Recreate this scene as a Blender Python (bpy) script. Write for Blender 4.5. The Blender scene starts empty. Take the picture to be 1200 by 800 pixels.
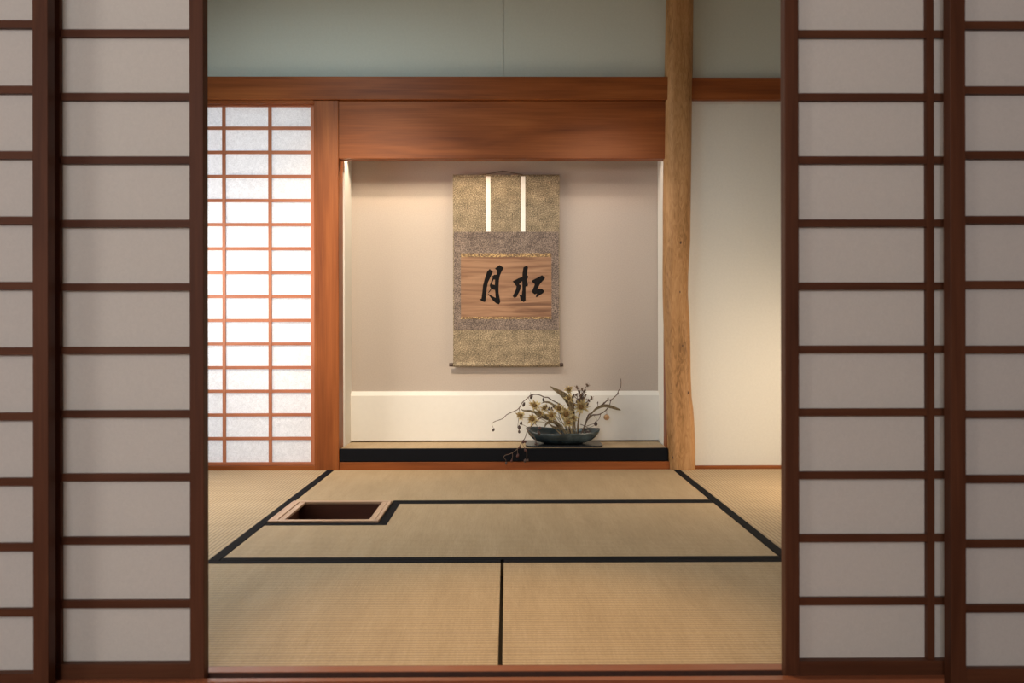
import bpy, bmesh, math, random
from mathutils import Vector, Matrix
random.seed(7)
S = bpy.context.scene
C = S.collection
F = 1044.0            # focal length in px of the 1200 px wide frame
H = 0.72              # camera height
YAW = math.radians(0.45)
ROLL = 0.0016
PX0 = 602.2; PY0 = 391.0

# ------------------------------------------------------------------ camera
cam = bpy.data.cameras.new('camera'); co = bpy.data.objects.new('camera', cam); C.objects.link(co)
cam.sensor_width = 36; cam.lens = F/1200*36
cam.shift_x = (600-PX0)/1200*1.0
cam.shift_y = -(400-PY0)/1200
cam.dof.use_dof = True; cam.dof.focus_distance = 4.75; cam.dof.aperture_fstop = 5.6
fw = Vector((math.sin(YAW), math.cos(YAW), 0)); rt = Vector((math.cos(YAW), -math.sin(YAW), 0)); up = Vector((0,0,1))
rt2 = (rt - up*ROLL).normalized(); up2 = (up + rt*ROLL).normalized()
co.matrix_world = Matrix(((rt2.x,up2.x,-fw.x,0),(rt2.y,up2.y,-fw.y,0),(rt2.z,up2.z,-fw.z,H),(0,0,0,1)))
S.camera = co
cam.clip_start = 0.02

# ------------------------------------------------------------------ colour management, world, lights
S.view_settings.view_transform = 'Standard'
S.view_settings.look = 'None'
S.view_settings.gamma = 1
S.view_settings.use_curve_mapping = False
S.view_settings.exposure = 0.0
w = bpy.data.worlds.new('world'); S.world = w; w.use_nodes = True
bg = w.node_tree.nodes['Background']; bg.inputs[0].default_value = (0.80,0.88,1.0,1); bg.inputs[1].default_value = 1.2

def area(name, loc, target, sx, sy, power, col, spread=180):
    l = bpy.data.lights.new(name, 'AREA'); l.shape = 'RECTANGLE'; l.size = sx; l.size_y = sy
    l.energy = power; l.color = col; l.spread = math.radians(spread)
    o = bpy.data.objects.new(name, l); C.objects.link(o); o.location = loc
    z = -(Vector(target)-Vector(loc)).normalized()
    x = Vector((1,0,0)) if abs(z.x) < .7 else Vector((0,1,0))
    x = (x - z*x.dot(z)).normalized(); y = z.cross(x)
    o.rotation_euler = Matrix((x,y,z)).transposed().to_euler()
    return o
# daylight behind the paper of the back window (brightest in the middle, the eave shades the top)
area('daylight_garden', (-1.95,5.95,1.12), (-1.45,4.8,1.05), 1.8, 1.5, 38, (0.96,0.96,1.0))
# daylight entering through the left side windows of the tea room
area('daylight_left', (-1.79,4.0,0.80), (1,4.2,0.40), 1.3, 1.1, 28, (1.0,0.90,0.78))
# guessed lamps added in the unseen front room: behind the camera, and at left
area('front_room_fill', (-0.85,-2.6,1.75), (-0.5,1.8,1.3), 1.3, 1.1, 78, (1.0,0.98,1.0))
area('front_left_fill', (-3.1,-0.2,1.35), (-1.2,1.8,1.0), 1.4, 1.2, 27, (1.0,0.94,0.87))
# low window in the right side wall of the tea room
area('low_window_glow', (1.76,4.0,0.50), (0.9,4.55,0.0), 0.9, 0.6, 17, (1.0,0.79,0.55))
# cool fill lamp added under the ceiling to brighten the upper wall
area('ceiling_fill', (-0.9,3.3,2.57), (-0.9,3.4,0), 0.6, 0.6, 19, (0.74,0.95,1.0))
def spot(name, loc, target, power, col, ang, blend, size):
    l = bpy.data.lights.new(name, 'SPOT'); l.energy = power; l.color = col; l.spot_size = math.radians(ang)
    l.spot_blend = blend; l.shadow_soft_size = size
    o = bpy.data.objects.new(name, l); C.objects.link(o); o.location = loc
    o.rotation_euler = (Vector(target)-Vector(loc)).to_track_quat('-Z','Y').to_euler()
# downlight over the front mats
spot('ceiling_downlight', (0.1,2.25,2.56), (0.03,2.12,0), 150, (1.0,0.66,0.33), 38, 1.0, .05)
# fluorescent tube hidden behind the alcove lintel, and two small downlights beside it
area('alcove_tube', (-0.40,4.865,1.725), (-0.40,4.93,1.0), 0.90, 0.02, 4.4, (1.0,0.83,0.60))
area('alcove_tube_right', (0.55,4.85,1.74), (0.55,4.90,0.9), 0.40, 0.03, 0.9, (1.0,0.84,0.70))
# ceiling spotlight washing the left part of the alcove; the lintel cuts its beam
spot('alcove_spotlight', (-0.80,2.80,2.56), (-0.66,5.05,0.70), 300, (1.0,0.80,0.58), 44, 1.0, .015)
spot('alcove_spotlight_right', (0.70,2.80,2.56), (0.42,5.05,1.10), 150, (1.0,0.86,0.72), 28, 1.0, .11)

# ------------------------------------------------------------------ helpers
def P(px, py, d):
    py = py + (px-PX0)*ROLL
    xr = (px-PX0)/F; zr = -(py-PY0)/F
    v = rt*xr + fw + Vector((0,0,zr))
    v = v*(d/v.y)
    return Vector((v.x, d, H+v.z))
def X(px, d): return P(px, 391, d).x
def Z(py, d, px=602.2): return P(px, py, d).z

def link(name, me, mat, parent=None, smooth=False):
    o = bpy.data.objects.new(name, me); C.objects.link(o)
    if mat: me.materials.append(mat)
    if parent: o.parent = parent; o.location = -Vector(parent.get('_b', (0,0,0)))
    if smooth:
        for p in me.polygons: p.use_smooth = True
    return o
def finish(name, bm, mat, parent=None, smooth=False):
    me = bpy.data.meshes.new(name); bmesh.ops.recalc_face_normals(bm, faces=bm.faces[:])
    bm.to_mesh(me); bm.free()
    return link(name, me, mat, parent, smooth)
BASES = {}
def thing(name, label, cat, base=(0,0,0), group=None):
    o = bpy.data.objects.new(name, None); C.objects.link(o); o.location = base
    o.empty_display_size = .05
    o['label'] = label; o['category'] = cat
    if group: o['group'] = group
    return o
def child(name, bm, mat, parent, smooth=False):
    """mesh written in world coordinates, stored relative to its thing's base"""
    b = Vector((0,0,0)); q = parent
    while q is not None: b += q.location; q = q.parent
    bmesh.ops.translate(bm, verts=bm.verts[:], vec=-b)
    o = finish(name, bm, mat, None, smooth); o.parent = parent
    return o
def struct(name, bm, mat, smooth=False):
    o = finish(name, bm, mat, None, smooth); o['kind'] = 'structure'; return o
def box(bm, x0, x1, y0, y1, z0, z1, bev=0):
    r = bmesh.ops.create_cube(bm, size=1)
    for v in r['verts']:
        v.co = Vector(((x0+x1)/2+v.co.x*(x1-x0), (y0+y1)/2+v.co.y*(y1-y0), (z0+z1)/2+v.co.z*(z1-z0)))
    if bev:
        es = list({e for v in r['verts'] for e in v.link_edges})
        bmesh.ops.bevel(bm, geom=es, offset=bev, segments=2, affect='EDGES', profile=.5)
    return bm
def B(x0, x1, y0, y1, z0, z1, bev=0): return box(bmesh.new(), x0, x1, y0, y1, z0, z1, bev)
def boxes(*L, bev=0):
    bm = bmesh.new()
    for l in L: box(bm, *l, bev)
    return bm
def prism(bm, pts, z0, z1):
    a = [bm.verts.new((x,y,z0)) for x,y in pts]; b = [bm.verts.new((x,y,z1)) for x,y in pts]
    bm.faces.new(a[::-1]); bm.faces.new(b)
    n = len(pts)
    for i in range(n): bm.faces.new((a[i], a[(i+1)%n], b[(i+1)%n], b[i]))
    return bm
def catmull(pts, k=4):
    if len(pts) < 3: return pts
    out = []
    for i in range(len(pts)-1):
        p0 = pts[max(i-1,0)]; p1 = pts[i]; p2 = pts[i+1]; p3 = pts[min(i+2,len(pts)-1)]
        for j in range(k):
            t = j/k
            out.append(.5*((2*p1)+(p2-p0)*t+(2*p0-5*p1+4*p2-p3)*t*t+(3*p1-p0-3*p2+p3)*t**3))
    out.append(pts[-1]); return out
def tube(bm, pts, r0, r1=None, seg=7, k=3, knob=0):
    r1 = r0 if r1 is None else r1
    pts = catmull([Vector(p) for p in pts], k)
    n = len(pts); prev = None; u = None
    for i,p in enumerate(pts):
        t = (pts[min(i+1,n-1)]-pts[max(i-1,0)]).normalized()
        if u is None: u = t.orthogonal().normalized()
        else: u = (u - t*u.dot(t)).normalized()
        v = t.cross(u)
        r = r0+(r1-r0)*i/(n-1)
        if knob: r *= 1+knob*random.random()
        ring = [bm.verts.new(p+(u*math.cos(a)+v*math.sin(a))*r) for a in [2*math.pi*j/seg for j in range(seg)]]
        if prev:
            for j in range(seg): bm.faces.new((prev[j],prev[(j+1)%seg],ring[(j+1)%seg],ring[j]))
        else: bm.faces.new(ring[::-1])
        prev = ring
    bm.faces.new(prev)
    return bm
def blob(bm, c, rx, ry, rz, rot=0, sub=2):
    r = bmesh.ops.create_icosphere(bm, subdivisions=sub, radius=1)
    m = Matrix.Rotation(rot, 4, 'Y')
    for v in r['verts']:
        v.co = Vector(c) + m @ Vector((v.co.x*rx, v.co.y*ry, v.co.z*rz))
    return bm

# ------------------------------------------------------------------ materials
def mat(name):
    m = bpy.data.materials.new(name); m.use_nodes = True
    nt = m.node_tree; return m, nt, nt.nodes['Principled BSDF']
def N(nt, t, **kw):
    n = nt.nodes.new(t)
    for k,v in kw.items():
        if k.startswith('i_'): n.inputs[k[2:]].default_value = v
        else: setattr(n, k, v)
    return n
def coords(nt, scale, rnd=True):
    tc = N(nt,'ShaderNodeTexCoord'); mp = N(nt,'ShaderNodeMapping'); mp.inputs['Scale'].default_value = scale
    if rnd:
        oi = N(nt,'ShaderNodeObjectInfo'); mu = N(nt,'ShaderNodeVectorMath', operation='SCALE'); mu.inputs[0].default_value=(7,11,5)
        nt.links.new(oi.outputs['Random'], mu.inputs['Scale'])
        ad = N(nt,'ShaderNodeVectorMath', operation='ADD')
        nt.links.new(tc.outputs['Object'], ad.inputs[0]); nt.links.new(mu.outputs[0], ad.inputs[1])
        nt.links.new(ad.outputs[0], mp.inputs['Vector'])
    else: nt.links.new(tc.outputs['Object'], mp.inputs['Vector'])
    return mp.outputs[0]
def ramp(nt, fac, stops):
    r = N(nt,'ShaderNodeValToRGB'); cr = r.color_ramp
    cr.elements[0].position = stops[0][0]; cr.elements[0].color = (*stops[0][1],1)
    cr.elements[1].position = stops[-1][0]; cr.elements[1].color = (*stops[-1][1],1)
    for p,c in stops[1:-1]:
        e = cr.elements.new(p); e.color = (*c,1)
    nt.links.new(fac, r.inputs[0]); return r.outputs[0]
def bump(nt, bs, h, strength, dist=.001):
    b = N(nt,'ShaderNodeBump'); b.inputs['Strength'].default_value = strength; b.inputs['Distance'].default_value = dist
    nt.links.new(h, b.inputs['Height']); nt.links.new(b.outputs[0], bs.inputs['Normal'])
def wood(name, axis, cols, rough=.5, freq=28, fig=2.0, spec=.5):
    m, nt, bs = mat(name)
    sc = [freq]*3; sc['xyz'.index(axis)] = fig
    v = coords(nt, sc)
    n1 = N(nt,'ShaderNodeTexNoise'); n1.inputs['Scale'].default_value = 1; n1.inputs['Detail'].default_value = 5; n1.inputs['Distortion'].default_value = .6
    nt.links.new(v, n1.inputs['Vector'])
    sc2 = [freq*9]*3; sc2['xyz'.index(axis)] = fig*3
    v2 = coords(nt, sc2)
    n2 = N(nt,'ShaderNodeTexNoise'); n2.inputs['Scale'].default_value = 1; n2.inputs['Detail'].default_value = 3
    nt.links.new(v2, n2.inputs['Vector'])
    mx = N(nt,'ShaderNodeMix'); mx.data_type='FLOAT'; mx.inputs[0].default_value=.3
    nt.links.new(n1.outputs[0], mx.inputs[2]); nt.links.new(n2.outputs[0], mx.inputs[3])
    c = ramp(nt, mx.outputs[0], [(.3,cols[0]),(.5,cols[1]),(.72,cols[2])])
    nt.links.new(c, bs.inputs['Base Color']); bs.inputs['Roughness'].default_value = rough; bs.inputs['Specular IOR Level'].default_value = spec
    bump(nt, bs, mx.outputs[0], .25, .0015)
    return m
DARK = [(.055,.018,.008),(.085,.029,.013),(.118,.042,.019)]
CED  = [(.135,.034,.008),(.225,.062,.014),(.31,.098,.025)]
frame_z = wood('shoji_wood_z','z',DARK,.5,22,spec=.14)
frame_x = wood('shoji_wood_x','x',DARK,.5,22,spec=.14)
ced_x = wood('cedar_x','x',CED,.45,16,1.2,.22)
ced_z = wood('cedar_z','z',CED,.45,16,1.2,.3)
ced_y = wood('cedar_y','y',CED,.5,16,1.2)
LAT = [(.28,.085,.040),(.36,.12,.055),(.43,.16,.075)]
lat_x = wood('lattice_wood_x','x',LAT,.5); lat_z = wood('lattice_wood_z','z',LAT,.5)
HEA = [(.40,.24,.15),(.52,.33,.22),(.62,.42,.29)]
hearth_x = wood('hearth_wood_x','x',HEA,.45); hearth_y = wood('hearth_wood_y','y',HEA,.45)
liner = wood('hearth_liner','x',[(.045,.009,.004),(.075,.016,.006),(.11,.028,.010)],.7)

def plain(name, col, rough=.8, nscale=60, amt=.06, bmp=.15, metallic=0, spec=None, dist=.001):
    m, nt, bs = mat(name)
    v = coords(nt,(1,1,1), False)
    n = N(nt,'ShaderNodeTexNoise'); n.inputs['Scale'].default_value = nscale; n.inputs['Detail'].default_value = 5
    nt.links.new(v, n.inputs['Vector'])
    a = tuple(c*(1-amt) for c in col); b = tuple(min(1,c*(1+amt)) for c in col)
    nt.links.new(ramp(nt, n.outputs[0], [(.35,a),(.65,b)]), bs.inputs['Base Color'])
    bs.inputs['Roughness'].default_value = rough; bs.inputs['Metallic'].default_value = metallic
    if spec is not None: bs.inputs['Specular IOR Level'].default_value = spec
    if bmp: bump(nt, bs, n.outputs[0], bmp, dist)
    return m
plaster = plain('wall_plaster', (.63,.615,.575), .9, 90, .02, .03)
plaster_up = plain('upper_wall_pale_green_plaster', (.54,.585,.555), .9, 90, .02, .03)
plaster_front = plain('front_room_plaster', (.60,.57,.52), .9, 90, .02, .03)
alcove_plaster = plain('alcove_plaster', (.43,.37,.325), .9, 160, .04, .05)
alcove_white = plain('alcove_white_paper', (.72,.70,.66), .8, 40, .01, .0)
ceil_m = plain('ceiling_boards', (.40,.33,.25), .8, 8, .1, .1)
subfloor = plain('subfloor', (.02,.015,.012), .9)
cloth_black = plain('black_border_cloth', (.005,.0055,.008), .9, 900, .4, .3, spec=.12)
lacquer = plain('black_lacquer', (.012,.013,.016), .25, 30, .1, 0)
groove_m = plain('dark_track_wood', (.045,.014,.006), .7, 60, .2, .1)
threshold_m = wood('threshold_wood','x',[(.20,.062,.028),(.27,.088,.040),(.34,.12,.055)],.32,14,1.0)

def paper(name, col, trans, nscale=22, lo=.95):
    m, nt, bs = mat(name)
    v = coords(nt,(1,1,1), True)
    n = N(nt,'ShaderNodeTexNoise'); n.inputs['Scale'].default_value = nscale*6; n.inputs['Detail'].default_value = 6; n.inputs['Distortion'].default_value = 1.5
    nt.links.new(v, n.inputs['Vector'])
    a = tuple(c*lo for c in col)
    cc = ramp(nt, n.outputs[0], [(.35,a),(.65,col)])
    nt.links.new(cc, bs.inputs['Base Color']); bs.inputs['Roughness'].default_value=.9; bs.inputs['Specular IOR Level'].default_value=.1
    t = N(nt,'ShaderNodeBsdfTranslucent'); nt.links.new(cc, t.inputs[0])
    mx = N(nt,'ShaderNodeMixShader'); mx.inputs[0].default_value = trans
    nt.links.new(bs.outputs[0], mx.inputs[1]); nt.links.new(t.outputs[0], mx.inputs[2])
    out = nt.nodes['Material Output']; nt.links.new(mx.outputs[0], out.inputs[0])
    return m
paper_front = paper('shoji_paper', (.74,.70,.65), .35)
paper_back = paper('window_paper', (.92,.92,.93), .55, 14, .84)

def tatami(name, axis):
    """axis = direction the ribs run; the rush itself runs across"""
    m, nt, bs = mat(name)
    tc = N(nt,'ShaderNodeTexCoord'); sp = N(nt,'ShaderNodeSeparateXYZ'); nt.links.new(tc.outputs['Object'], sp.inputs[0])
    across = sp.outputs['Y' if axis=='x' else 'X']
    mu = N(nt,'ShaderNodeMath', operation='MULTIPLY'); mu.inputs[1].default_value = math.pi/.0155; nt.links.new(across, mu.inputs[0])
    si = N(nt,'ShaderNodeMath', operation='SINE'); nt.links.new(mu.outputs[0], si.inputs[0])
    ab = N(nt,'ShaderNodeMath', operation='ABSOLUTE'); nt.links.new(si.outputs[0], ab.inputs[0])
    # rush streaks
    v = coords(nt, (220,9,1) if axis=='x' else (9,220,1))
    n1 = N(nt,'ShaderNodeTexNoise'); n1.inputs['Scale'].default_value=1; n1.inputs['Detail'].default_value=4; nt.links.new(v, n1.inputs['Vector'])
    v2 = coords(nt, (14,2.2,1) if axis=='x' else (2.2,14,1))
    n2 = N(nt,'ShaderNodeTexNoise'); n2.inputs['Scale'].default_value=1; n2.inputs['Detail'].default_value=4; nt.links.new(v2, n2.inputs['Vector'])
    v3 = coords(nt, (260,70,1) if axis=='x' else (70,260,1))
    n3 = N(nt,'ShaderNodeTexNoise'); n3.inputs['Scale'].default_value=1; n3.inputs['Detail'].default_value=2; nt.links.new(v3, n3.inputs['Vector'])
    a = N(nt,'ShaderNodeMix'); a.data_type='FLOAT'; a.inputs[0].default_value=.5; nt.links.new(n1.outputs[0], a.inputs[2]); nt.links.new(n2.outputs[0], a.inputs[3])
    b = N(nt,'ShaderNodeMix'); b.data_type='FLOAT'; b.inputs[0].default_value=.3; nt.links.new(a.outputs[0], b.inputs[2]); nt.links.new(n3.outputs[0], b.inputs[3])
    c = ramp(nt, b.outputs[0], [(.30,(.40,.285,.165)),(.5,(.485,.352,.210)),(.70,(.56,.42,.265))])
    # ribs: colour darkened along the furrows
    mr = N(nt,'ShaderNodeMapRange'); mr.inputs[1].default_value=0; mr.inputs[2].default_value=.6; mr.inputs[3].default_value=.45; mr.inputs[4].default_value=1
    nt.links.new(ab.outputs[0], mr.inputs[0])
    mc = N(nt,'ShaderNodeMix'); mc.data_type='RGBA'; mc.blend_type='MULTIPLY'; mc.inputs[0].default_value=1
    nt.links.new(c, mc.inputs[6]); nt.links.new(mr.outputs[0], mc.inputs[7])
    nt.links.new(mc.outputs[2], bs.inputs['Base Color']); bs.inputs['Roughness'].default_value=.62; bs.inputs['Specular IOR Level'].default_value=.35
    h = N(nt,'ShaderNodeMath', operation='MULTIPLY_ADD'); h.inputs[1].default_value=.5
    nt.links.new(n3.outputs[0], h.inputs[0]); nt.links.new(ab.outputs[0], h.inputs[2])
    bump(nt, bs, h.outputs[0], .8, .0012)
    return m
tat_x = tatami('tatami_ribs_x','x'); tat_y = tatami('tatami_ribs_y','y')

# ------------------------------------------------------------------ room dimensions
XL, XR = -1.83, 1.80           # side walls of the tea room
YB = 4.73                      # face of the back wall timbers
Y1, Y2, Y3 = 1.937, 2.838, 3.817
XA, XB, XM = -.915, .878, -.016
CE = 2.60
ZB0, ZB1 = Z(117,4.71), Z(90,4.71)       # long beam
ZL = Z(186,YB)                           # underside of alcove lintel
HX0, HX1, HY0, HY1 = XA+.002, -.492, 3.398, 3.815

# ------------------------------------------------------------------ structure
FR = (-3.2, 3.2, -2.7)     # front room extents
fl = boxes((XL-.1,HX0,Y1,YB+.4,-.12,-.055),(HX1,XR+.1,Y1,YB+.4,-.12,-.055),(HX0,HX1,Y1,HY0,-.12,-.055),(HX0,HX1,HY1,YB+.4,-.12,-.055))
struct('floor', fl, subfloor)
struct('floor_front_room', B(FR[0],FR[1],FR[2],1.80,-.12,-.004), threshold_m)
struct('ceiling', B(XL-.1,XR+.1,1.78,5.2,CE,CE+.05), ceil_m)
struct('ceiling_front_room', B(FR[0],FR[1],FR[2],1.78,CE,CE+.05), ceil_m)
struct('wall_left', B(XL-.08,XL,1.75,4.84,-.12,CE), plaster)
struct('wall_right', B(XR,XR+.08,1.75,4.84,-.12,CE), plaster)
struct('wall_left_front_room', B(FR[0]-.08,FR[0],FR[2],1.78,-.12,CE), plaster_front)
struct('wall_right_front_room', B(FR[1],FR[1]+.08,FR[2],1.78,-.12,CE), plaster_front)
struct('wall_behind', B(FR[0],FR[1],FR[2]-.08,FR[2],-.12,CE), plaster_front)
struct('wall_front', boxes((FR[0],XL,1.80,1.90,-.12,CE),(XR,FR[1],1.80,1.90,-.12,CE),(XL,XR,1.80,1.90,1.84,CE)), plaster_front)

xpl, xpr = X(368,4.715), X(397,4.715)     # left post
xsw = X(412,5.05)                         # left alcove side wall
xsr = X(771,5.05)                         # right alcove side wall
ybk = 5.05
# back wall: above the beam, right of the log post; open at window and alcove
xseam = X(590.5,4.76)
wu = boxes((XL,xseam-.0014,4.755,4.84,ZB1-.02,CE),(xseam+.0014,XR,4.755,4.84,ZB1-.02,CE),(xseam-.01,xseam+.01,4.765,4.83,ZB1-.02,CE))
struct('wall_back_upper', wu, plaster_up)
wb = boxes((xsr+.02,XR,4.755,4.84,-.06,ZB1-.021),(XL,xsr+.02,4.795,4.84,ZB0+.01,ZB1-.021))
struct('wall_back', wb, plaster)
struct('wall_alcove_back', B(xsw-.1,xsr+.1,ybk,ybk+.06,0,2.3), alcove_plaster)
struct('wall_alcove_left', B(xsw-.08,xsw,4.84,ybk,0,2.3), alcove_white)
struct('wall_alcove_right', B(xsr,xsr+.06,4.835,ybk,0,2.3), alcove_white)
struct('ceiling_alcove', B(xsw-.1,xsr+.1,4.80,ybk+.06,2.05,2.09), ceil_m)
# long beam
struct('trim_1', B(XL,X(780,4.70)+.02,4.705,4.79,ZB0,ZB1,.003), ced_x)
struct('trim_2', B(X(815,4.72)-.03,XR,4.72,4.79,Z(116.5,4.72),ZB1,.003), ced_x)
# alcove lintel board
struct('trim_3', B(xpr-.002,X(781,YB)+.02,4.722,4.80,ZL,ZB0-.0015,.002), ced_x)
# left alcove post
struct('trim_4', B(xpl,xpr,4.715,4.842,-.05,ZB0-.001,.004), ced_z)
# right alcove trim behind the log
struct('trim_5', B(xsr-.006,xsr+.05,4.745,4.838,.05,ZL+.02,.002), ced_z)
# sill under the alcove mat
zs = Z(540.5,4.73); zt = Z(525,4.73)
struct('trim_6', B(xpr,X(784,4.73)+.02,4.722,4.80,-.05,zs-.001,.002), ced_x)
struct('trim_7', B(xpr,xsr+.05,4.80,ybk,-.05,zs-.001), subfloor)
# base strip right
struct('baseboard_back', B(X(816,4.74)-.02,XR,4.738,4.76,-.03,Z(545,4.74,860)-.002,.001), ced_x)
# white low panel at the back of the alcove with bevelled top edge
pz0, pz1, pz2 = zt, Z(463.2,5.016), Z(458.2,5.036)
bm = bmesh.new()
prof = [(5.016,pz0+.008),(5.016,pz1),(5.036,pz2),(ybk,pz2),(ybk,pz0+.008)]
a = [bm.verts.new((xsw,y,z)) for y,z in prof]; b = [bm.verts.new((xsr,y,z)) for y,z in prof]
bm.faces.new(a); bm.faces.new(b[::-1])
for i in range(len(prof)): bm.faces.new((a[i],a[(i+1)%5],b[(i+1)%5],b[i]))
struct('baseboard_alcove', bm, alcove_white)
# boards added unseen behind the lintel to block part of the alcove lamp
struct('added_shade_1', B(xsw,xsr,4.897,4.903,1.694,1.83), alcove_white)
struct('added_shade_2', B(xsw,xsr,4.80,4.903,1.83,1.835), alcove_white)
# threshold with two tracks
gy = [(1.816,1.850),(1.870,1.904)]
th = bmesh.new()
prof = [(1.79,-.10),(1.79,0),(gy[0][0],0),(gy[0][0],-.016),(gy[0][1],-.016),(gy[0][1],0),(gy[1][0],0),(gy[1][0],-.016),(gy[1][1],-.016),(gy[1][1],0),(Y1,0),(Y1,-.10)]
n = len(prof)
a = [th.verts.new((XL,y,z)) for y,z in prof]; b = [th.verts.new((XR,y,z)) for y,z in prof]
th.faces.new(a); th.faces.new(b[::-1])
for i in range(n): th.faces.new((a[i],a[(i+1)%n],b[(i+1)%n],b[i]))
struct('trim_10', th, threshold_m)
struct('trim_14', boxes((XL,XR,1.8505,gy[1][0]-.0005,-.03,-.02),(XL,XR,gy[1][1]-.0016,gy[1][1]-.0002,-.0158,-.0015),(XL,XR,gy[1][0]+.0002,gy[1][1]-.0018,-.0158,-.0146)), groove_m)  # thin dark strips lining the rear track
# head rail over the sliding screens
struct('trim_11', boxes((XL,XR,1.79,1.815,1.785,1.85),(XL,XR,1.851,1.869,1.785,1.85),(XL,XR,1.905,Y1,1.785,1.85),(XL,XR,1.79,Y1,1.81,1.86)), frame_x)
# window surround back left (sill and head)
struct('trim_12', B(XL,xpl,4.725,4.80,-.05,Z(545.5,4.73,300),.002), ced_x)
struct('trim_13', B(XL,xpl,4.715,4.80,Z(121.5,4.72,300),ZB0,.001), ced_x)
# eave outside the window and garden ground
struct('eave_outside', B(-3.2,-.9,4.86,5.45,1.92,1.97), ced_x)
struct('ground_outside', B(-5,0.0,5.2,9,-.6,-.5), plain('pale_gravel',(.45,.44,.40),.9,40,.2,.3))

# frames added out of view around the area lamps; the walls stay solid
def lamp_frame(name, axis, at, a0, a1, z0, z1, depth):
    fr = .05; L = []
    def bar(u0,u1,w0,w1,d0,d1):
        L.append((min(d0,d1),max(d0,d1),u0,u1,w0,w1) if axis=='x' else (u0,u1,min(d0,d1),max(d0,d1),w0,w1))
    e = at+depth
    bar(a0-fr,a0,z0-fr,z1+fr,at,e); bar(a1,a1+fr,z0-fr,z1+fr,at,e); bar(a0,a1,z0-fr,z0,at,e); bar(a0,a1,z1,z1+fr,at,e)
    struct(name, boxes(*L), frame_z)
lamp_frame('window_1','x',XL,3.35,4.65,.25,1.35,.05)
lamp_frame('window_2','x',XR,3.55,4.45,.20,.80,-.05)
lamp_frame('added_surround_3','y',FR[2],-1.5,-.2,1.2,2.3,.11)
lamp_frame('added_surround_4','x',FR[0],-.9,.5,.75,1.95,.12)
struct('fill_frame', boxes((-1.25,-1.2,2.95,3.65,2.56,CE),(-.6,-.55,2.95,3.65,2.56,CE),(-1.2,-.6,2.95,3.0,2.56,CE),(-1.2,-.6,3.6,3.65,2.56,CE)), frame_x)  # frame added around the ceiling fill lamp

# ------------------------------------------------------------------ tatami mats
def mat_thing(label, poly, m, borders, z=0.0, th=.052, name='tatami_mat', cat='tatami mat', group='tatami mats on the tea room floor'):
    cx = sum(p[0] for p in poly)/len(poly); cy = sum(p[1] for p in poly)/len(poly)
    t = thing(name, label, cat, (cx,cy,z-th), group)
    child('woven_surface', prism(bmesh.new(), poly, z-th, z), m, t)
    for bb in borders:
        x0,x1,y0,y1 = bb
        child('cloth_border', B(x0,x1,y0,y1,z-.01,z+.0016,.001), cloth_black, t)
    return t
bw = .036
def R(x0,x1,y0,y1): return [(x0,y0),(x1,y0),(x1,y1),(x0,y1)]
YE = 4.722
mat_thing('straw tatami mat along the left side, running towards the paper window', R(XL+.002,XA-.001,Y2+.001,YE), tat_y,
          [(XA-bw,XA-.001,Y2+.001,YE),(XL+.002,XL+bw,Y2+.001,YE)])
mat_thing('straw tatami mat along the right side, below the bare cream wall', R(XB+.001,XR-.002,Y2+.001,YE), tat_y,
          [(XB+.001,XB+bw,Y2+.001,YE),(XR-bw,XR-.002,Y2+.001,YE)])
mat_thing('straw tatami mat directly in front of the alcove, behind the sunken hearth', R(XA+.001,XB-.001,Y3+.001,YE), tat_x,
          [(HX1+.002,XB-.001,Y3+.001,Y3+bw)])
nx = HX1+.001; ny = HY0-.001
mat_thing('straw tatami mat with a corner cut out around the sunken hearth',
          [(XA+.001,Y2+.001),(XB-.001,Y2+.001),(XB-.001,Y3-.001),(nx,Y3-.001),(nx,ny),(XA+.001,ny)], tat_x,
          [(XA+.001,XB-.001,Y2+.001,Y2+bw),(nx,XB-.001,Y3-bw,Y3-.001),(nx,nx+.036,ny-.036,Y3-bw-.0005),(XA+.001,nx-.0005,ny-.036,ny)])
mat_thing('straw tatami mat at the front left, nearest the camera', R(XL+.002,XM-.005,Y1+.001,Y2-.001), tat_x,
          [(XL+.002,XM-.005,Y2-bw,Y2-.001)])
mat_thing('straw tatami mat at the front right, nearest the camera', R(XM+.005,XR-.002,Y1+.001,Y2-.001), tat_x,
          [(XM+.005,XR-.002,Y2-bw,Y2-.001)])
# alcove mat: woven top, deep black cloth front edge
t = thing('alcove_mat', 'raised straw mat with a deep black front edge on the alcove floor', 'tatami mat', (0,4.73,zs))
child('woven_surface', B(xpr+.004,xsr-.0065,4.7435,5.045,zs,zt-.001), tat_x, t)
child('cloth_border', B(xpr+.001,X(782.6,4.73),4.722,4.743,zs,zt,.006), cloth_black, t)

# ------------------------------------------------------------------ sunken hearth
t = thing('sunken_hearth', 'square sunken hearth with a pale wooden rim and dark empty pit', 'hearth', (HX0,HY0,-.4))
zr0, zr1 = -.002, .009
fwid = .030
child('rim_bar', B(HX0,HX1,HY0,HY0+fwid,zr0,zr1,.002), hearth_x, t)
child('rim_bar', B(HX0,HX1,HY1-fwid,HY1,zr0,zr1,.002), hearth_x, t)
child('rim_bar', boxes((HX0,HX0+.030,HY0+fwid,HY1-fwid,zr0,zr1),(HX0+.034,HX0+.056,HY0+fwid,HY1-fwid,zr0,zr1-.002),(HX0+.03,HX0+.034,HY0+fwid,HY1-fwid,zr0,zr1-.012)), hearth_y, t)
child('rim_bar', boxes((HX1-.014,HX1,HY0+fwid,HY1-fwid,zr0,zr1),(HX1-.038,HX1-.0165,HY0+fwid,HY1-fwid,zr0,zr1-.001),(HX1-.0165,HX1-.014,HY0+fwid,HY1-fwid,zr0,zr1-.01)), hearth_y, t)
k = .012
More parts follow.
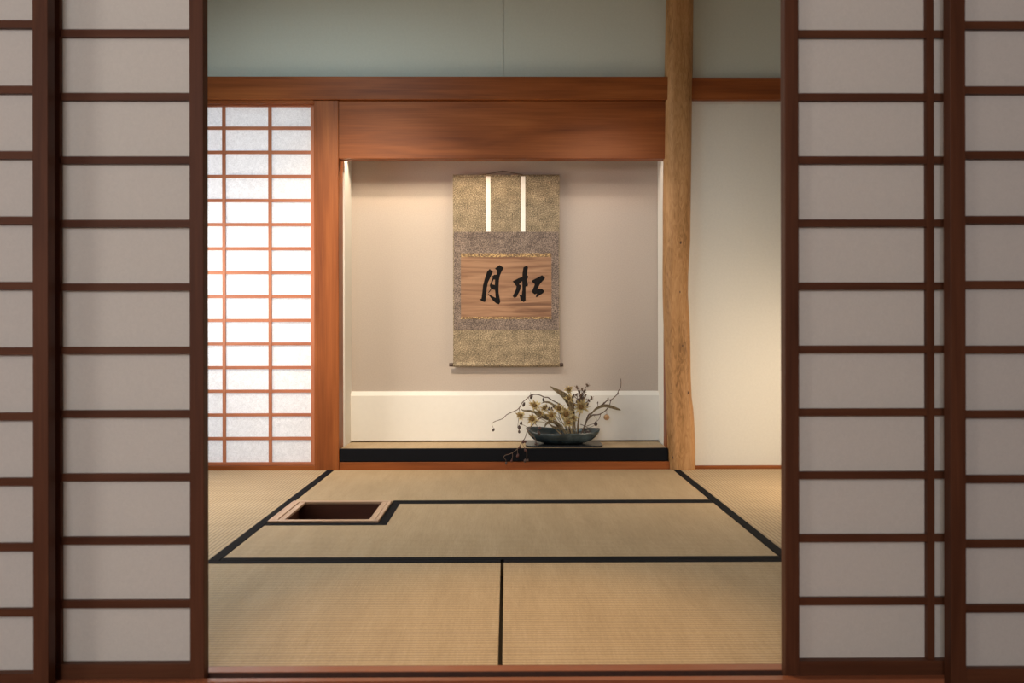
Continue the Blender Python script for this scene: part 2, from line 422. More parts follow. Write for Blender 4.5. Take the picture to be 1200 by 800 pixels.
child('pit_lining', boxes((HX0+k,HX0+.03,HY0+k,HY1-k,-.38,zr0),(HX1-.03,HX1-k,HY0+k,HY1-k,-.38,zr0),(HX0+.03,HX1-.03,HY0+k,HY0+.03,-.38,zr0),(HX0+.03,HX1-.03,HY1-.03,HY1-k,-.38,zr0),(HX0+k,HX1-k,HY0+k,HY1-k,-.4,-.38)), liner, t)

# ------------------------------------------------------------------ sliding shoji screens
def shoji(label, x0, x1, z0, z1, yf, yr, stile, rail_b, rail_t, vxs, hzs, bar, bdep, ybar, mx, mz, pm, group, lx=None, lz=None, name='shoji_screen', paper_t=.0012):
    t = thing(name, label, 'sliding screen', ((x0+x1)/2,(yf+yr)/2,z0), group)
    child('stile', B(x0,x0+stile,yf,yr,z0,z1,.0012), mz, t)
    child('stile', B(x1-stile,x1,yf,yr,z0,z1,.0012), mz, t)
    child('rail', B(x0+stile,x1-stile,yf+.003,yr-.001,z0,rail_b,.001), mx, t)
    child('rail', B(x0+stile,x1-stile,yf+.003,yr-.001,rail_t,z1,.001), mx, t)
    lx = lx or mx; lz = lz or mz
    for v in vxs:
        if v-bar/2 > x0+stile and v+bar/2 < x1-stile:
            child('lattice_bar', B(v-bar/2,v+bar/2,ybar-.0012,ybar+bdep,rail_b,rail_t), lz, t)
    for h in hzs:
        if h+bar/2 < rail_t and h-bar/2 > rail_b:
            child('lattice_bar', B(x0+stile,x1-stile,ybar,ybar+bdep-.0006,h-bar/2,h+bar/2), lx, t)
    child('paper', B(x0+stile-.004,x1-stile+.004,ybar+bdep,ybar+bdep+paper_t,rail_b-.004,rail_t+.004), pm, t)
    return t
G = 'sliding paper screens at the front opening'
hz = [.1515+.1337*i for i in range(12)]
yfA, yrA = 1.818, 1.848; yfB, yrB = 1.872, 1.902
zb, ztp = -.009, 1.80
# inner pair, rear track
xr_ = X(238.5,yfB)
W = .905; st = X(238.5,yfB)-X(222,yfB)
vx = lambda e, s: [e+s*(st+ .2815*k) for k in (1,2)]
shoji('inner left paper screen, its edge bordering the left side of the opening', xr_-W, xr_, zb, ztp, yfB, yrB, st, .0285, 1.765,
      [xr_-st-.283, xr_-st-.572], hz, .0158, .012, yfB+.011, frame_x, frame_z, paper_front, G)
xl_ = X(920,yfB)
shoji('inner right paper screen, its edge bordering the right side of the opening', xl_, xl_+W, zb, ztp, yfB, yrB, st, .0285, 1.765,
      [xl_+st+.283, xl_+st+.572], hz, .0158, .012, yfB+.011, frame_x, frame_z, paper_front, G)
# outer pair, front track
xr2 = X(56,yfA)
shoji('outer left paper screen, cut by the left edge of the photo, overlapping its neighbour', max(XL+.002,xr2-.885), xr2, zb, ztp, yfA, yrA, X(56,yfA)-X(38,yfA), .030, 1.765,
      [xr2-.033-.283, xr2-.033-.572], hz, .0158, .012, yfA+.011, frame_x, frame_z, paper_front, G)
xl2 = X(1114,yfA)
shoji('outer right paper screen, cut by the right edge of the photo, overlapping its neighbour', xl2, min(XR-.002,xl2+.885), zb, ztp, yfA, yrA, X(1132,yfA)-X(1114,yfA), .030, 1.765,
      [xl2+.033+.283, xl2+.033+.572], hz, .0158, .012, yfA+.011, frame_x, frame_z, paper_front, G)
# back window screen
d = 4.745
zz = [Z(y,d,300) for y in (150,178.3,206.6,234.8,263,291.2,319.3,347.3,375.3,402.8,430.5,458.3,486,513.7)]
shoji('brightly backlit paper window screen with fine lattice beside the alcove', XL+.003, xpl-.001, Z(545.5,4.73,300)+.001, Z(121.5,4.73,300)-.001, 4.738, 4.765, X(368.5,d)-X(364,d),
      Z(541.5,d,300), Z(125,d,300), [X(316.5,d), X(262.5,d), X(208.5,d)], zz, .0165, .010, d, lat_x, lat_z, paper_back, None, lat_x, lat_z)

# ------------------------------------------------------------------ natural log post
prof = [(-20,784,815.5),(0,783,815),(40,782,814.5),(80,781,814),(100,780.5,813),(150,780,812.5),(200,779.5,812),(240,779,811.5),(280,779,811),
        (320,778.5,808.5),(345,778.5,808),(370,779,809.5),(400,780,810.5),(440,781,811),(465,782,812),(480,782.5,814),(500,783,815.5),(530,784,816.5),(549.5,785,816.5)]
logm, nt, bs = mat('log_wood')
v = coords(nt,(42,42,9),False)
n1 = N(nt,'ShaderNodeTexNoise'); n1.inputs['Scale'].default_value=1; n1.inputs['Detail'].default_value=7; n1.inputs['Distortion'].default_value=3.2; nt.links.new(v,n1.inputs['Vector'])
v2 = coords(nt,(14,14,2.0),False)
n2 = N(nt,'ShaderNodeTexNoise'); n2.inputs['Scale'].default_value=1; n2.inputs['Detail'].default_value=3; nt.links.new(v2,n2.inputs['Vector'])
mx = N(nt,'ShaderNodeMix'); mx.data_type='FLOAT'; mx.inputs[0].default_value=.55; nt.links.new(n1.outputs[0],mx.inputs[2]); nt.links.new(n2.outputs[0],mx.inputs[3])
nt.links.new(ramp(nt,mx.outputs[0],[(.34,(.17,.082,.028)),(.44,(.31,.16,.060)),(.54,(.40,.215,.090)),(.68,(.48,.275,.125))]), bs.inputs['Base Color'])
bs.inputs['Roughness'].default_value=.5; bump(nt,bs,mx.outputs[0],.3,.004); bs.inputs['Specular IOR Level'].default_value=.3
yl = 4.74
t = thing('log_post', 'natural round log post with wavy edges at the right of the alcove', 'post', (X(800,yl),yl,-.03))
bm = bmesh.new(); rings = []; seg = 40
for (py,a,b) in prof+[(556,785,816.5)]:
    z = P(800,py,4.675).z
    x0 = X(a,4.70); x1 = X(b,4.70)
    if py >= 556: z = -.03
    cx = (x0+x1)/2; r = (x1-x0)/2; ring = []
    for j in range(seg):
        th_ = 2*math.pi*j/seg; c_, s_ = math.cos(th_), math.sin(th_)
        flat = .62 + (.0 if py < 300 else 0)   # face hewn a little flat towards the room
        yy = 4.745 + r*1.0*s_
        yy = max(yy, 4.745-r*(.86 if py<300 else .80))
        ring.append(bm.verts.new((cx+r*c_*(1+.012*math.sin(3*th_+py*.02)), yy, z)))
    rings.append(ring)
for i in range(len(rings)-1):
    for j in range(seg): bm.faces.new((rings[i][j],rings[i][(j+1)%seg],rings[i+1][(j+1)%seg],rings[i+1][j]))
bm.faces.new(rings[0]); bm.faces.new(rings[-1][::-1])
child('log', bm, logm, t, True)
knot_m = plain('knot_wood',(.07,.03,.012),.6,200,.4,.3)
for (kx,ky,rr) in ((788,536,.005),(800,39,.004),(798,284,.006),(807,460,.006),(797,342,.004),(786,461,.003),(800,405,.004)):
    d_ = 4.745-.0665
    c = P(kx,ky,4.68)
    # front surface depth
    cxr = X(797,4.70); r=.0715
    dx = min(abs(c.x-cxr)/r, .95); yy = 4.745-min(r*math.sqrt(1-dx*dx), r*.80 if ky>300 else r*.86)
    c = P(kx,ky,yy)
    bm = bmesh.new(); blob(bm, (c.x,yy+.0002,c.z), rr*.7, .0012, rr*1.5); child('knot', bm, knot_m, t, True)

# ------------------------------------------------------------------ hanging scroll
def cloth(name, c0, c1, c2, sc, rough=.85):
    m, nt, bs = mat(name)
    v = coords(nt,(1,1,1.6),False)
    n = N(nt,'ShaderNodeTexNoise'); n.inputs['Scale'].default_value=sc; n.inputs['Detail'].default_value=8; n.inputs['Roughness'].default_value=.75; nt.links.new(v,n.inputs['Vector'])
    n2 = N(nt,'ShaderNodeTexNoise'); n2.inputs['Scale'].default_value=14; n2.inputs['Detail'].default_value=2; nt.links.new(v,n2.inputs['Vector'])
    mx = N(nt,'ShaderNodeMix'); mx.data_type='FLOAT'; mx.inputs[0].default_value=.15; nt.links.new(n.outputs[0],mx.inputs[2]); nt.links.new(n2.outputs[0],mx.inputs[3])
    nt.links.new(ramp(nt,mx.outputs[0],[(.40,c0),(.5,c1),(.60,c2)]), bs.inputs['Base Color']); bs.inputs['Roughness'].default_value=rough
    bump(nt,bs,n.outputs[0],.3,.0006); return m
silk_gold = cloth('scroll_outer_silk',(.045,.033,.020),(.21,.163,.104),(.52,.41,.27),150)
silk_brown = cloth('scroll_inner_brocade',(.035,.026,.022),(.145,.108,.090),(.35,.27,.22),150)
gold = cloth('scroll_gold_brocade',(.07,.035,.010),(.17,.095,.030),(.70,.46,.17),90,.4)
white_strip = plain('scroll_white_strip',(.86,.82,.78),.8,60,.03)
ink = plain('scroll_ink',(.008,.007,.007),.9,40,.1,0,spec=.1)
dark_wood = plain('scroll_roller_wood',(.06,.035,.025),.4)
m, nt, bs = mat('scroll_old_paper'); oldpaper = m
v = coords(nt,(3,3,46),False)
n = N(nt,'ShaderNodeTexNoise'); n.inputs['Scale'].default_value=1; n.inputs['Detail'].default_value=5; n.inputs['Distortion'].default_value=.6; nt.links.new(v,n.inputs['Vector'])
nt.links.new(ramp(nt,n.outputs[0],[(.30,(.13,.062,.034)),(.48,(.24,.128,.072)),(.7,(.33,.19,.112))]), bs.inputs['Base Color']); bs.inputs['Roughness'].default_value=.8
bump(nt,bs,n.outputs[0],.5,.003)
ds = 5.012
def sheet(px0,px1,py0,py1,d,th=.0012,nz=12):
    a = P(px0,py0,d); b = P(px1,py1,d); bm = bmesh.new()
    box(bm, a.x,b.x,d,d+th,b.z,a.z)
    return bm
a = P(593,430,ds)
t = thing('hanging_scroll', 'hanging calligraphy scroll with two black brushed characters in the alcove', 'scroll', (a.x,ds,a.z))
hs = child('outer_fabric', sheet(531,655.8,205.3,429,ds,.0015), silk_gold, t); hs['label']='mottled gold-green silk'
child('inner_brocade', sheet(532,655,271.5,386,ds-.0012,.001), silk_brown, t)['label']='brown mottled brocade'
pp = child('paper_sheet', sheet(540.2,646.3,301,371.2,ds-.0028,.0012), oldpaper, t)
child('gold_strip', sheet(540.2,646.3,296.7,301,ds-.0028,.0012), gold, t)
child('gold_strip', sheet(540.2,646.3,371.2,373.6,ds-.0028,.0012), gold, t)
child('hanging_ribbon', sheet(569.8,575,205.5,271.3,ds-.0022,.0008), white_strip, t)
child('hanging_ribbon', sheet(610.6,615.8,205.5,271.3,ds-.0022,.0008), white_strip, t)
def rod(px0,px1,py,d,r,seg=16):
    a = P(px0,py,d); b = P(px1,py,d); return tube(bmesh.new(), [a,b], r, r, seg, 1)
child('top_rod', rod(531,655.8,205.6,ds,.005), silk_gold, t, True)
child('roller', rod(531,655.8,427,ds-.004,.0125), silk_gold, t, True)
child('roller_knob', rod(526.5,531,427.3,ds-.004,.0105), dark_wood, t, True)
child('roller_knob', rod(655.8,660,427.3,ds-.004,.0105), dark_wood, t, True)
cord_m = plain('scroll_cord',(.10,.07,.045),.8)
child('hanging_cord', tube(bmesh.new(), [P(561,205,ds-.002),P(569,204.2,ds-.002),P(579,202.5,ds-.002),P(589.5,200.3,ds-.002),P(600,202.3,ds-.002),P(613,204.6,ds-.002)], .0022,.0022,6,2), cord_m, t)
bm = tube(bmesh.new(), [P(589.5,201,ds-.004),P(589.5,200.4,ybk+.01)], .0022,.0022,8,1)
blob(bm, P(589.5,200.6,ds-.005), .004,.002,.004)
hk = finish('wall_hook', bm, plain('hook_metal',(.10,.08,.06),.4,50,.05,0,1), None, True)
hk['label']='small metal hook on the alcove wall holding the scroll cord'; hk['category']='hook'
gx = (556,304,13.33)
chars = [
 ('moon_character', [
  [(240,145),(290,195),(262,255),(215,350),(195,440),(185,540),(175,640),(165,665),(130,655),(75,622),(110,612),(125,500),(135,400),(165,290),(200,190)],
  [(320,140),(395,85),(458,130),(425,190),(400,250),(385,320),(378,440),(380,520),(405,660),(385,700),(340,685),(290,640),(235,570),(205,527),(250,555),(300,580),(332,598),(325,500),(318,420),(322,320),(348,240),(352,170)],
  [(355,235),(310,237),(262,272),(290,285),(300,312),(355,322)],
  [(285,283),(307,300),(267,388),(247,388)],
  [(243,380),(275,388),(333,400),(335,475),(300,472),(270,462),(225,520),(215,512),(258,455),(240,415)]], (556,304)),
 ('pine_character', [
  [(232,125),(285,92),(305,120),(290,240),(315,272),(280,310),(305,390),(300,420),(268,420),(268,640),(240,665),(195,640),(165,540),(205,560),(215,480),(215,300),(218,220)],
  [(65,340),(150,295),(225,265),(285,240),(310,275),(285,320),(210,340),(165,385),(195,405),(120,415)],
  [(130,400),(195,400),(185,470),(130,580),(95,600),(65,575),(110,480)],
  [(360,330),(440,290),(525,245),(572,285),(560,310),(500,370),(450,460),(520,455),(558,490),(545,520),(440,590),(425,580),(445,530),(410,545),(375,520),(368,490),(395,430),(410,385),(365,345)]], (596,304))]
for nm, polys, (ox,oy) in chars:
    bm = bmesh.new()
    for i,pl in enumerate(polys):
        dd = ds-.0032-.00012*i
        pts = [P(ox+x/13.33, oy+y/13.33, dd) for x,y in pl]
        f_ = [bm.verts.new(p) for p in pts]; b_ = [bm.verts.new(p+Vector((0,.0004,0))) for p in pts]
        bm.faces.new(f_); bm.faces.new(b_[::-1])
        for j in range(len(f_)): bm.faces.new((f_[j],f_[(j+1)%len(f_)],b_[(j+1)%len(f_)],b_[j]))
    bm.normal_update(); bmesh.ops.triangulate(bm, faces=[f for f in bm.faces if len(f.verts)>4])
    o = child('brushed_character', bm, ink, pp)
    o['label'] = 'black brushed character'

# ------------------------------------------------------------------ flower arrangement
DB = 4.87
board_c = X(660,DB)
t_b = bmesh.new()
pts = []
hx, hy, rr = .208, .115, .045
for (sx,sy,a0) in ((1,1,0),(-1,1,90),(-1,-1,180),(1,-1,270)):
    for q in range(0,91,15):
        an = math.radians(a0+q); pts.append((board_c+sx*(hx-rr)+rr*math.cos(an), DB+.003+sy*(hy-rr)+rr*math.sin(an)))
prism(t_b, pts, zt+.0005, zt+.009)
for sx in (-1,1): box(t_b, board_c+sx*.12-.02, board_c+sx*.12+.02, DB-.08, DB+.08, zt-.0008, zt+.001)
bd = finish('display_board', t_b, lacquer); bd['label']='thin dark lacquered board under the flower bowl on the alcove mat'; bd['category']='board'
# bowl
m, nt, bs = mat('bowl_glaze'); glaze=m
v = coords(nt,(1,1,1),False); n = N(nt,'ShaderNodeTexNoise'); n.inputs['Scale'].default_value=12; n.inputs['Detail'].default_value=5; nt.links.new(v,n.inputs['Vector'])
nt.links.new(ramp(nt,n.outputs[0],[(.3,(.010,.016,.020)),(.55,(.028,.042,.050)),(.8,(.11,.145,.16))]), bs.inputs['Base Color'])
bs.inputs['Roughness'].default_value=.22
bzo = zt+.0095
t = thing('flower_bowl', 'shallow oval blue-grey glazed ceramic bowl holding dried flowers', 'bowl', (board_c,DB,bzo))
bm = bmesh.new(); seg=64
def rim(th):
    c_, s_ = math.cos(th), math.sin(th)
    rx = .203; ry = .108*(1-.10*math.cos(2*th+.6)*(s_<0))
    z = .196 + .006*math.cos(2*th) - .012*(-s_ if s_<0 else 0)*(1+.55*math.cos(3*th+1.0)) + .010*(max(0,-c_)*max(0,s_)) + .004*max(0,-c_) 
    return rx*c_, ry*s_, z
rings=[]
outer = [(0.0,.0),(.50,0.0),(.56,.03),(.68,.12),(.80,.27),(.895,.48),(.96,.72),(.99,.88),(1.0,1.0)]
inner = [(.985,1.01),(.955,.90),(.88,.68),(.74,.42),(.5,.22),(.25,.16),(0,.15)]
for (fr,fz) in outer+inner:
    ring=[]
    for j in range(seg):
        th_=2*math.pi*j/seg; x,y,z=rim(th_)
        ring.append(bm.verts.new((board_c-.002+x*max(fr,.001), DB+y*max(fr,.001), bzo+(z-bzo)*fz)))
    rings.append(ring)
for i in range(len(rings)-1):
    for j in range(seg): bm.faces.new((rings[i][j],rings[i][(j+1)%seg],rings[i+1][(j+1)%seg],rings[i+1][j]))
bm.faces.new(rings[0]); bm.faces.new(rings[-1])
child('bowl_body', bm, glaze, t, True)

twig_m = plain('twig_bark',(.10,.062,.046),.8,300,.3,.3)
twig_l = plain('pale_twig',(.28,.20,.13),.8,300,.3,.3)
pod_m = plain('dark_seed_pod',(.045,.024,.020),.5,200,.3,.2)
pod_red = plain('reddish_berry',(.055,.014,.012),.5,200,.3,.2)
leaf_m = plain('dried_leaf',(.22,.165,.095),.7,120,.45,.4)
petal_m = plain('dried_petal',(.66,.54,.29),.5,250,.35,.3)
heart_m = plain('flower_heart',(.13,.07,.018),.8,400,.4,.6)
stem_m = plain('dried_stem',(.27,.215,.125),.8,200,.25,.3)
ball_m = plain('seed_ball_skin',(.34,.20,.10),.8,400,.25,.5)

def pp_(L): return [P(*q) for q in L]
def branch(name, label, base, paths, pods, ball=None):
    b = P(*base)
    t = thing(name, label, 'branch', b)
    bm = bmesh.new()
    for L, r0, r1 in paths: tube(bm, pp_(L), r0, r1, 6, 3, .25)
    child('twig', bm, twig_m, t, True)
    for (x,y,d,r,e,m_) in pods:
        bm = bmesh.new(); c = P(x,y,d)
        rot = random.uniform(-.5,.5)
        r *= 1.3; blob(bm, c, r, r, r*e, rot)
        # small cap where the pod joins its twig
        blob(bm, c+Vector((math.sin(rot)*r*e,0,math.cos(rot)*r*e*.95)), r*.45, r*.45, r*.4, 0, 1)
        child('seed_pod', bm, m_, t, True)
    return t
k=1.5/214   # 1.5 px
br1 = branch('berry_branch', 'long thin branch arching left out of the bowl with hanging dark pods', (668,509,4.87),
  [([(668,509,4.88),(666,495,4.88),(663,483.5,4.87),(660,477.5,4.87),(657,474,4.87),(648,469.5,4.86),(642,465.5,4.86),(638,465.2,4.85),(631,462.3,4.85),(623,462.3,4.84),(620,464.5,4.84),(617.5,466.8,4.83),(613,470.5,4.83),(611,473,4.83),(608.5,477.5,4.82),(605,480.5,4.82),(598,483.5,4.81),(593,486.3,4.80),(588.7,490.5,4.80),(579.7,493.7,4.79),(576.2,496.5,4.79)],.0034,.0016),
   ([(576.2,496.5,4.79),(576.8,499,4.79),(578,501,4.79)],.0011,.0009),
   ([(608.5,478,4.82),(608,486,4.82),(607.2,494,4.82),(606.3,501,4.82)],.0014,.0011),
   ([(622,463,4.84),(621.6,459.3,4.84)],.0014,.0009),
   ([(619,465,4.84),(621,470,4.84),(624,474,4.84)],.0013,.0009),
   ([(636.5,465.3,4.85),(636.7,468,4.85)],.0013,.001),
   ([(613,470.5,4.83),(613.3,472.5,4.83)],.0013,.001)],
  [(578,503.6,4.79,.0052,1.35,pod_m),(622.6,464.8,4.835,.0058,1.7,pod_m),(613.6,474,4.825,.0056,1.7,pod_m),(636.7,468.6,4.85,.0050,1.6,pod_m),
   (608.3,500.8,4.82,.0062,1.5,pod_m),(608.2,505.6,4.82,.0050,1.4,pod_m),(610.4,496,4.82,.0062,1.1,pod_m)])
br2 = branch('berry_branch', 'thin branch drooping over the front left edge of the mat with reddish berries', (660,509,4.87),
  [([(660,510,4.86),(652,497,4.85),(645,490,4.84),(638,488,4.82),(631.7,490.7,4.80),(626,496,4.78),(620.5,501.5,4.76),(617.5,506,4.74),(615,513,4.715),(611.5,518,4.705),(606,526,4.70),(598,531.5,4.70),(592.5,533,4.70),(590,535.5,4.70),(592.3,538.5,4.70)],.0028,.0013),
   ([(592.3,538.5,4.70),(593,541,4.70)],.001,.001),
   ([(620,502,4.76),(617,499.8,4.76),(613,497.8,4.77),(610.5,497,4.78)],.0013,.001),
   ([(606,526,4.70),(606.5,530,4.70),(606,532,4.70)],.001,.001),
   ([(600,530.5,4.70),(600.5,535,4.70),(599.3,538.5,4.70)],.001,.001),
   ([(611.5,519,4.705),(614,524,4.70),(617,531,4.70),(617,537,4.70)],.001,.001),
   ([(618.5,505,4.75),(623,509,4.72),(627,514,4.715),(628.5,518,4.715)],.001,.001),
   ([(627,496,4.78),(630,500,4.76),(632,503,4.755)],.001,.001)],
  [(593,542.6,4.70,.0044,1.5,pod_m),(599.2,539.8,4.70,.0046,1.3,pod_red),(606.4,534,4.70,.0056,1.5,pod_red),(613,517.6,4.705,.0055,1.3,pod_red),(615.4,517.5,4.705,.0045,1.1,pod_red),
   (609,524,4.70,.0045,1.1,pod_red),(615.6,527.6,4.70,.0055,1.3,pod_red),(615,539.8,4.70,.0062,1.2,pod_m),(617.8,539.2,4.70,.0055,1.1,pod_m),(627.6,519.5,4.715,.0058,1.1,pod_m),(630,520.5,4.715,.005,1.1,pod_m),
   (632.6,501.5,4.755,.0055,1.0,pod_red),(631.3,507,4.755,.0058,1.8,pod_m)])
br3 = branch('berry_branch', 'knotty bare branch reaching up to the right above the bowl', (681,509,4.88),
  [([(681,511,4.88),(682.4,505,4.88),(685.8,497,4.88),(688,492,4.87),(692.7,487.4,4.87),(695.4,486,4.87),(701,485.7,4.87),(706.4,483.2,4.87),(710.5,479.8,4.87),(714,475,4.87),(715.5,469,4.87)],.0042,.0020),
   ([(685.8,498,4.88),(687.2,491.5,4.88),(690,485.3,4.88),(693.4,484,4.88),(698,478.5,4.88),(703,475.5,4.88),(707.5,472.5,4.88),(712,468.8,4.87),(716.5,468,4.87),(720.5,464.5,4.87),(724,461,4.86),(724.5,458,4.86),(727,454.5,4.86),(727.8,449,4.86),(727.5,443.5,4.86)],.0036,.0016),
   ([(712,469,4.87),(712.3,466.5,4.87)],.0026,.002),
   ([(703.7,485.3,4.87),(702.3,490,4.87),(699.5,493.5,4.87)],.0016,.0012),
   ([(695.5,486,4.87),(698.9,491,4.87),(698.3,495,4.87)],.0012,.001),
   ([(680,497,4.87),(683,498,4.87),(686,499.5,4.87),(691,497.7,4.87),(696,496.3,4.87)],.0018,.0014),
   ([(686,500,4.87),(690,501,4.87),(696,498.5,4.87)],.0014,.001),
   ([(700.5,475,4.88),(700.3,471.5,4.88)],.0016,.0012),
   ([(688.5,500,4.87),(688.6,504,4.86)],.001,.001),
   ([(710.8,480,4.87),(710.8,485.3,4.87)],.001,.001),
   ([(707.5,472.5,4.88),(708.2,477,4.88)],.0016,.001)],
  [(698,496.6,4.865,.0078,1.2,pod_m),(687.3,506.5,4.855,.006,1.2,pod_m),(689.8,506.8,4.855,.006,1.2,pod_m),(700.3,471.6,4.88,.0026,1.6,twig_m),(712.4,467,4.87,.0032,1.2,twig_m),(724,461,4.86,.0034,1.4,twig_m),(715.6,469,4.87,.0034,1.2,twig_m),(707.6,472.5,4.88,.0036,1.2,twig_m)])
bm = bmesh.new(); blob(bm, P(710.6,488.7,4.87), .0162,.0162,.0162,0,3)
child('seed_ball', bm, ball_m, br3, True)['label']='round tan seed ball'

# dried brown seed spray
t = thing('seed_spray', 'bushy brown seed spray standing upright behind the pale flowers', 'seed spray', P(676,509,4.90))
bm = bmesh.new(); rnd = random.Random(3)
tube(bm, pp_([(676.5,510,4.90),(677,500,4.90),(678,490,4.90),(679.5,480,4.90),(681,470,4.90),(683,460,4.90)]),   .0062,.0028,7,3)
heads=[(688,451),(676,453.5),(682,456),(672,463.5),(675.5,462),(680,463),(686,463),(693,466),(688.5,473.5),(684,467),(678,468),(690,469),(673,474),(685,458),(679,458.5),(683,473),(676,470)]
for (x,y) in heads:
    dd = 4.90+rnd.uniform(-.03,.03)
    s = (680+rnd.uniform(-1,3), min(y+10+rnd.uniform(0,4), 484), 4.90)
    tube(bm, pp_([s,((x+s[0])/2+rnd.uniform(-1,1),(y+s[1])/2,(dd+4.9)/2),(x,y,dd)]), .0026,.0015,5,2)
    for q in range(6):
        tube(bm, pp_([(x,y+2,dd),(x+rnd.uniform(-4,4),y+rnd.uniform(-3,3),dd+rnd.uniform(-.015,.015))]), .0014,.0009,4,1)
child('twig', bm, twig_m, t, True)
for (x,y) in heads:
    bm = bmesh.new(); blob(bm, P(x,y,4.895+rnd.uniform(-.03,.02)), .0055,.0055,.0105, rnd.uniform(-.9,.9)); child('seed_pod', bm, plain('brown_seed_husk',(.11,.068,.048),.8,300,.4,.3) if (x,y)==heads[0] else bpy.data.materials['brown_seed_husk'], t, True)

# leaves
def leaf(label, L, w, fold=.35, peak=.8):
    pts = catmull(pp_(L), 5); n = len(pts)
    t = thing('dried_leaf', label, 'leaf', pts[-1], 'dried leaves in the flower bowl')
    bm = bmesh.new(); rows=[]
    for i,p in enumerate(pts):
        f = i/(n-1); tg = (pts[min(i+1,n-1)]-pts[max(i-1,0)]).normalized()
        sd = tg.cross(Vector((0,-1,0))).normalized()
        ww = w*max(.08, math.sin(math.pi*min(1,f**peak))**1.1)
        r=[]
        for q in (-1,-.5,0,.5,1):
            r.append(bm.verts.new(p+sd*ww*q+Vector((0,-fold*ww*(abs(q)**1.5)*(1+.5*math.sin(f*9+q*3)),0))))
        rows.append(r)
    for i in range(n-1):
        for q in range(4): bm.faces.new((rows[i][q],rows[i][q+1],rows[i+1][q+1],rows[i+1][q]))
    bmesh.ops.solidify(bm, geom=bm.faces[:], thickness=.0009)
    child('blade', bm, leaf_m, t, True)
    bm = tube(bmesh.new(), [p+Vector((0,-.0012,0)) for p in pts[::2]], .0007,.0012,5,1)
    child('midrib', bm, stem_m, t, True)
leaf('curled grey-brown leaf with a long thin tip left of the topmost flower', [(644,452,4.86),(649,455.5,4.86),(655,459,4.86),(661,463,4.86),(665,469,4.86),(668.5,477,4.86),(671,488,4.87),(673,507,4.88)], .0155, .5, .95)
leaf('long pale leaf pointing right above the round seed ball', [(727.5,480.5,4.84),(722,478.5,4.84),(716,476.5,4.84),(709,475.2,4.84),(702,477,4.85),(695,482,4.85),(688,492,4.87),(681,508,4.88)], .0085, .4, .62)
leaf('thin bent leaf curving left above the pale flowers', [(634,472.5,4.85),(638,471,4.85),(643,471.3,4.85),(648,474,4.85),(653,478,4.85),(660,490,4.86),(668,508,4.88)], .0055)
leaf('small twisted leaf furthest left in the arrangement', [(610,479,4.83),(614,481,4.83),(620,481.3,4.83),(626,482.5,4.83),(634,485,4.84),(648,492,4.86),(662,508,4.87)], .0065)
leaf('broad dark folded leaf among the left flowers', [(622,480.5,4.82),(627,483,4.82),(632,487,4.82),(638,489,4.83),(650,496,4.85),(663,508,4.86)], .0095)
leaf('looping leaf arching just above the bowl rim', [(638,501,4.80),(640,496.5,4.80),(645,494,4.81),(651,495,4.82),(657,500,4.84),(664,508,4.86)], .008)
leaf('small curved leaf low between bowl rim and flower stems', [(643,496,4.82),(648,500,4.82),(654,501.5,4.83),(660,504,4.84),(667,509,4.86)], .007)
leaf('upright leaf between the curled leaf and the brown seed spray', [(669.5,463,4.88),(670.5,471,4.88),(671,480,4.88),(672.5,492,4.88),(675,508,4.88)], .010)
# flowers
rnd = random.Random(11)
def flower(label, x, y, rpx, d, base, via=None):
    c = P(x,y,d); t = thing('dried_flower', label, 'flower', P(*base), 'dried pale star flowers in the bowl')
    R_ = rpx*1.2/214
    L = [base, via or ((x+base[0])/2+rnd.uniform(-1,1)-(base[0]-x)*.15, (y+base[1])/2-2, (d+base[2])/2), (x,y+rpx*.5,d)]
    child('stem', tube(bmesh.new(), pp_(L), .0022,.0014,6,4), stem_m, t, True)
    ax = Vector((rnd.uniform(-.5,.5), -1, rnd.uniform(.0,.9))).normalized()
    u = ax.orthogonal().normalized(); v = ax.cross(u)
    bm = bmesh.new()
    for lay,(np_,ln,tilt) in enumerate(((11,1.12,.15),(9,.88,.55))):
        for i in range(np_):
            an = 2*math.pi*(i+.5*lay)/np_+rnd.uniform(-.15,.15); l_ = R_*ln*rnd.uniform(.8,1.15)
            dr = u*math.cos(an)+v*math.sin(an); sd = ax.cross(dr).normalized()
            tl = tilt+rnd.uniform(-.25,.35); prev=None
            for s in range(5):
                f = s/4; wd = R_*.17*math.sin(math.pi*(.18+.75*f))
                p = c+dr*l_*f*math.cos(tl*f)+ax*l_*(f*math.sin(tl)*.9+.12*f*f)
                cur = [bm.verts.new(p-sd*wd), bm.verts.new(p+ax*(-wd*.35)), bm.verts.new(p+sd*wd)]
                if prev:
                    for q in range(2): bm.faces.new((prev[q],prev[q+1],cur[q+1],cur[q]))
                prev=cur
    bmesh.ops.solidify(bm, geom=bm.faces[:], thickness=.0006)
    child('petals', bm, petal_m, t, True)
    bm = bmesh.new(); blob(bm, c+ax*R_*.12, R_*.36,R_*.36,R_*.36)
    for q in range(14):
        dd = (ax+Vector((rnd.uniform(-.9,.9),rnd.uniform(-.9,.9),rnd.uniform(-.9,.9)))).normalized()
        blob(bm, c+ax*R_*.12+dd*R_*.34, R_*.09,R_*.09,R_*.09,0,1)
    child('flower_heart', bm, heart_m, t, True)
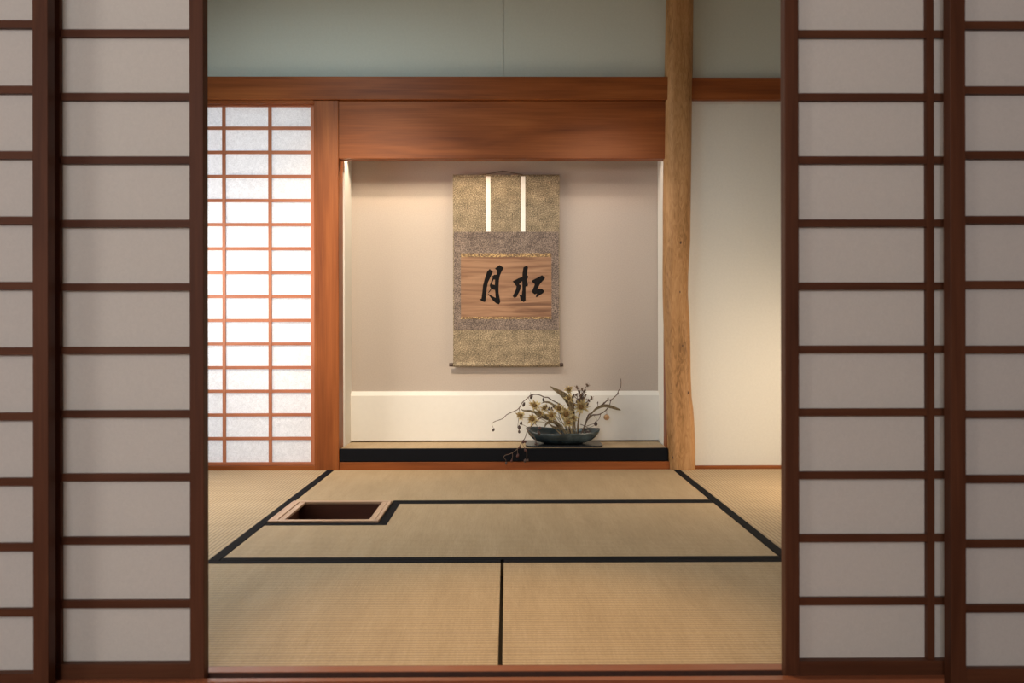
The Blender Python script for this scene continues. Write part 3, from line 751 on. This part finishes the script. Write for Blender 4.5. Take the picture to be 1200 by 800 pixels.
FL = [('topmost pale dried star flower of the arrangement',666.5,457,4.6,4.88,(672,509,4.89),(669,480,4.89)),
 ('pale dried star flower just below the topmost one, on the curled leaf',666.5,467,4.8,4.85,(671,509,4.87),(669,485,4.86)),
 ('large pale dried star flower in front of the brown seed spray',681,476.5,7.2,4.86,(676,509,4.88),(678,492,4.87)),
 ('pale dried star flower highest at the left, beside two hanging pods',626.5,475.5,5.6,4.82,(660,509,4.86),(642,488,4.84)),
 ('pale dried star flower furthest left in the arrangement',610,487,4.8,4.80,(658,509,4.86),(635,491,4.82)),
 ('pale dried star flower lower left, close above the bowl end',624,491,5.6,4.79,(658,510,4.85),(642,496,4.82)),
 ('small pale dried star flower between the left flowers and dark bell pods',638,478.5,4.2,4.84,(662,509,4.87),(650,490,4.86)),
 ('pale dried star flower below the arching branch, upper middle',654.5,479,5.8,4.85,(667,509,4.88),(660,492,4.87)),
 ('pale dried star flower left of the dense centre cluster',645.5,487,5.8,4.81,(663,509,4.85),(654,495,4.83)),
 ('pale dried star flower, largest of the dense centre cluster',663,485.5,7.0,4.83,(670,510,4.86),(667,497,4.85)),
 ('pale dried star flower lowest in the centre, close above the bowl',666,495.5,6.0,4.81,(671,511,4.85),(669,502,4.83)),
 ('pale dried star flower half hidden behind the centre cluster',671,490,5.2,4.86,(674,510,4.88),(673,500,4.87)),
 ('pale dried star flower beside the dark folded leaf at left',633,484.5,4.6,4.83,(660,510,4.86),(648,494,4.85))]
for f_ in FL: flower(*f_)
# dark bell pods
t = thing('bell_pod_stem', 'short stem with dark bell shaped pods among the left flowers', 'seed pod', P(665,509,4.88))
child('stem', tube(bmesh.new(), pp_([(665,510,4.88),(657,496,4.87),(650,486,4.86),(645,480,4.85)]), .0018,.0012,6,3), twig_m, t, True)
for (x,y,r) in ((643.2,479,.0075),(646.2,479.2,.0075),(640.5,475.8,.0055),(648.5,476.3,.0055)):
    bm = bmesh.new()
    c = P(x,y,4.84); rings=[]
    for f,(rr_,zz_) in enumerate(((.15,1.6),(.5,1.2),(.8,.3),(.85,-.4),(1.0,-.9))):
        rings.append([bm.verts.new(c+Vector((math.cos(a)*rr_*r,math.sin(a)*rr_*r,zz_*r))) for a in [2*math.pi*j/10 for j in range(10)]])
    for i in range(4):
        for j in range(10): bm.faces.new((rings[i][j],rings[i][(j+1)%10],rings[i+1][(j+1)%10],rings[i+1][j]))
    bm.faces.new(rings[0]); bm.faces.new(rings[-1])
    child('bell_pod', bm, pod_m, t, True)
# bare pale stems gathered in the bowl
t = thing('stem_bundle', 'bundle of bare pale stems leaning left out of the bowl', 'stems', P(672,511,4.87))
for L in ([(652,487,4.83),(658,494,4.84),(665,503,4.86),(670,511,4.87)],[(647,489,4.83),(655,496,4.84),(662,504,4.85),(668,511,4.86)],[(657,486,4.85),(662,493,4.86),(668,502,4.87),(673,511,4.88)],[(654,480,4.86),(656,490,4.87),(662,500,4.88),(671,511,4.88)]):
    child('stem', tube(bmesh.new(), pp_(L), .0018,.0026,6,3), stem_m, t, True)
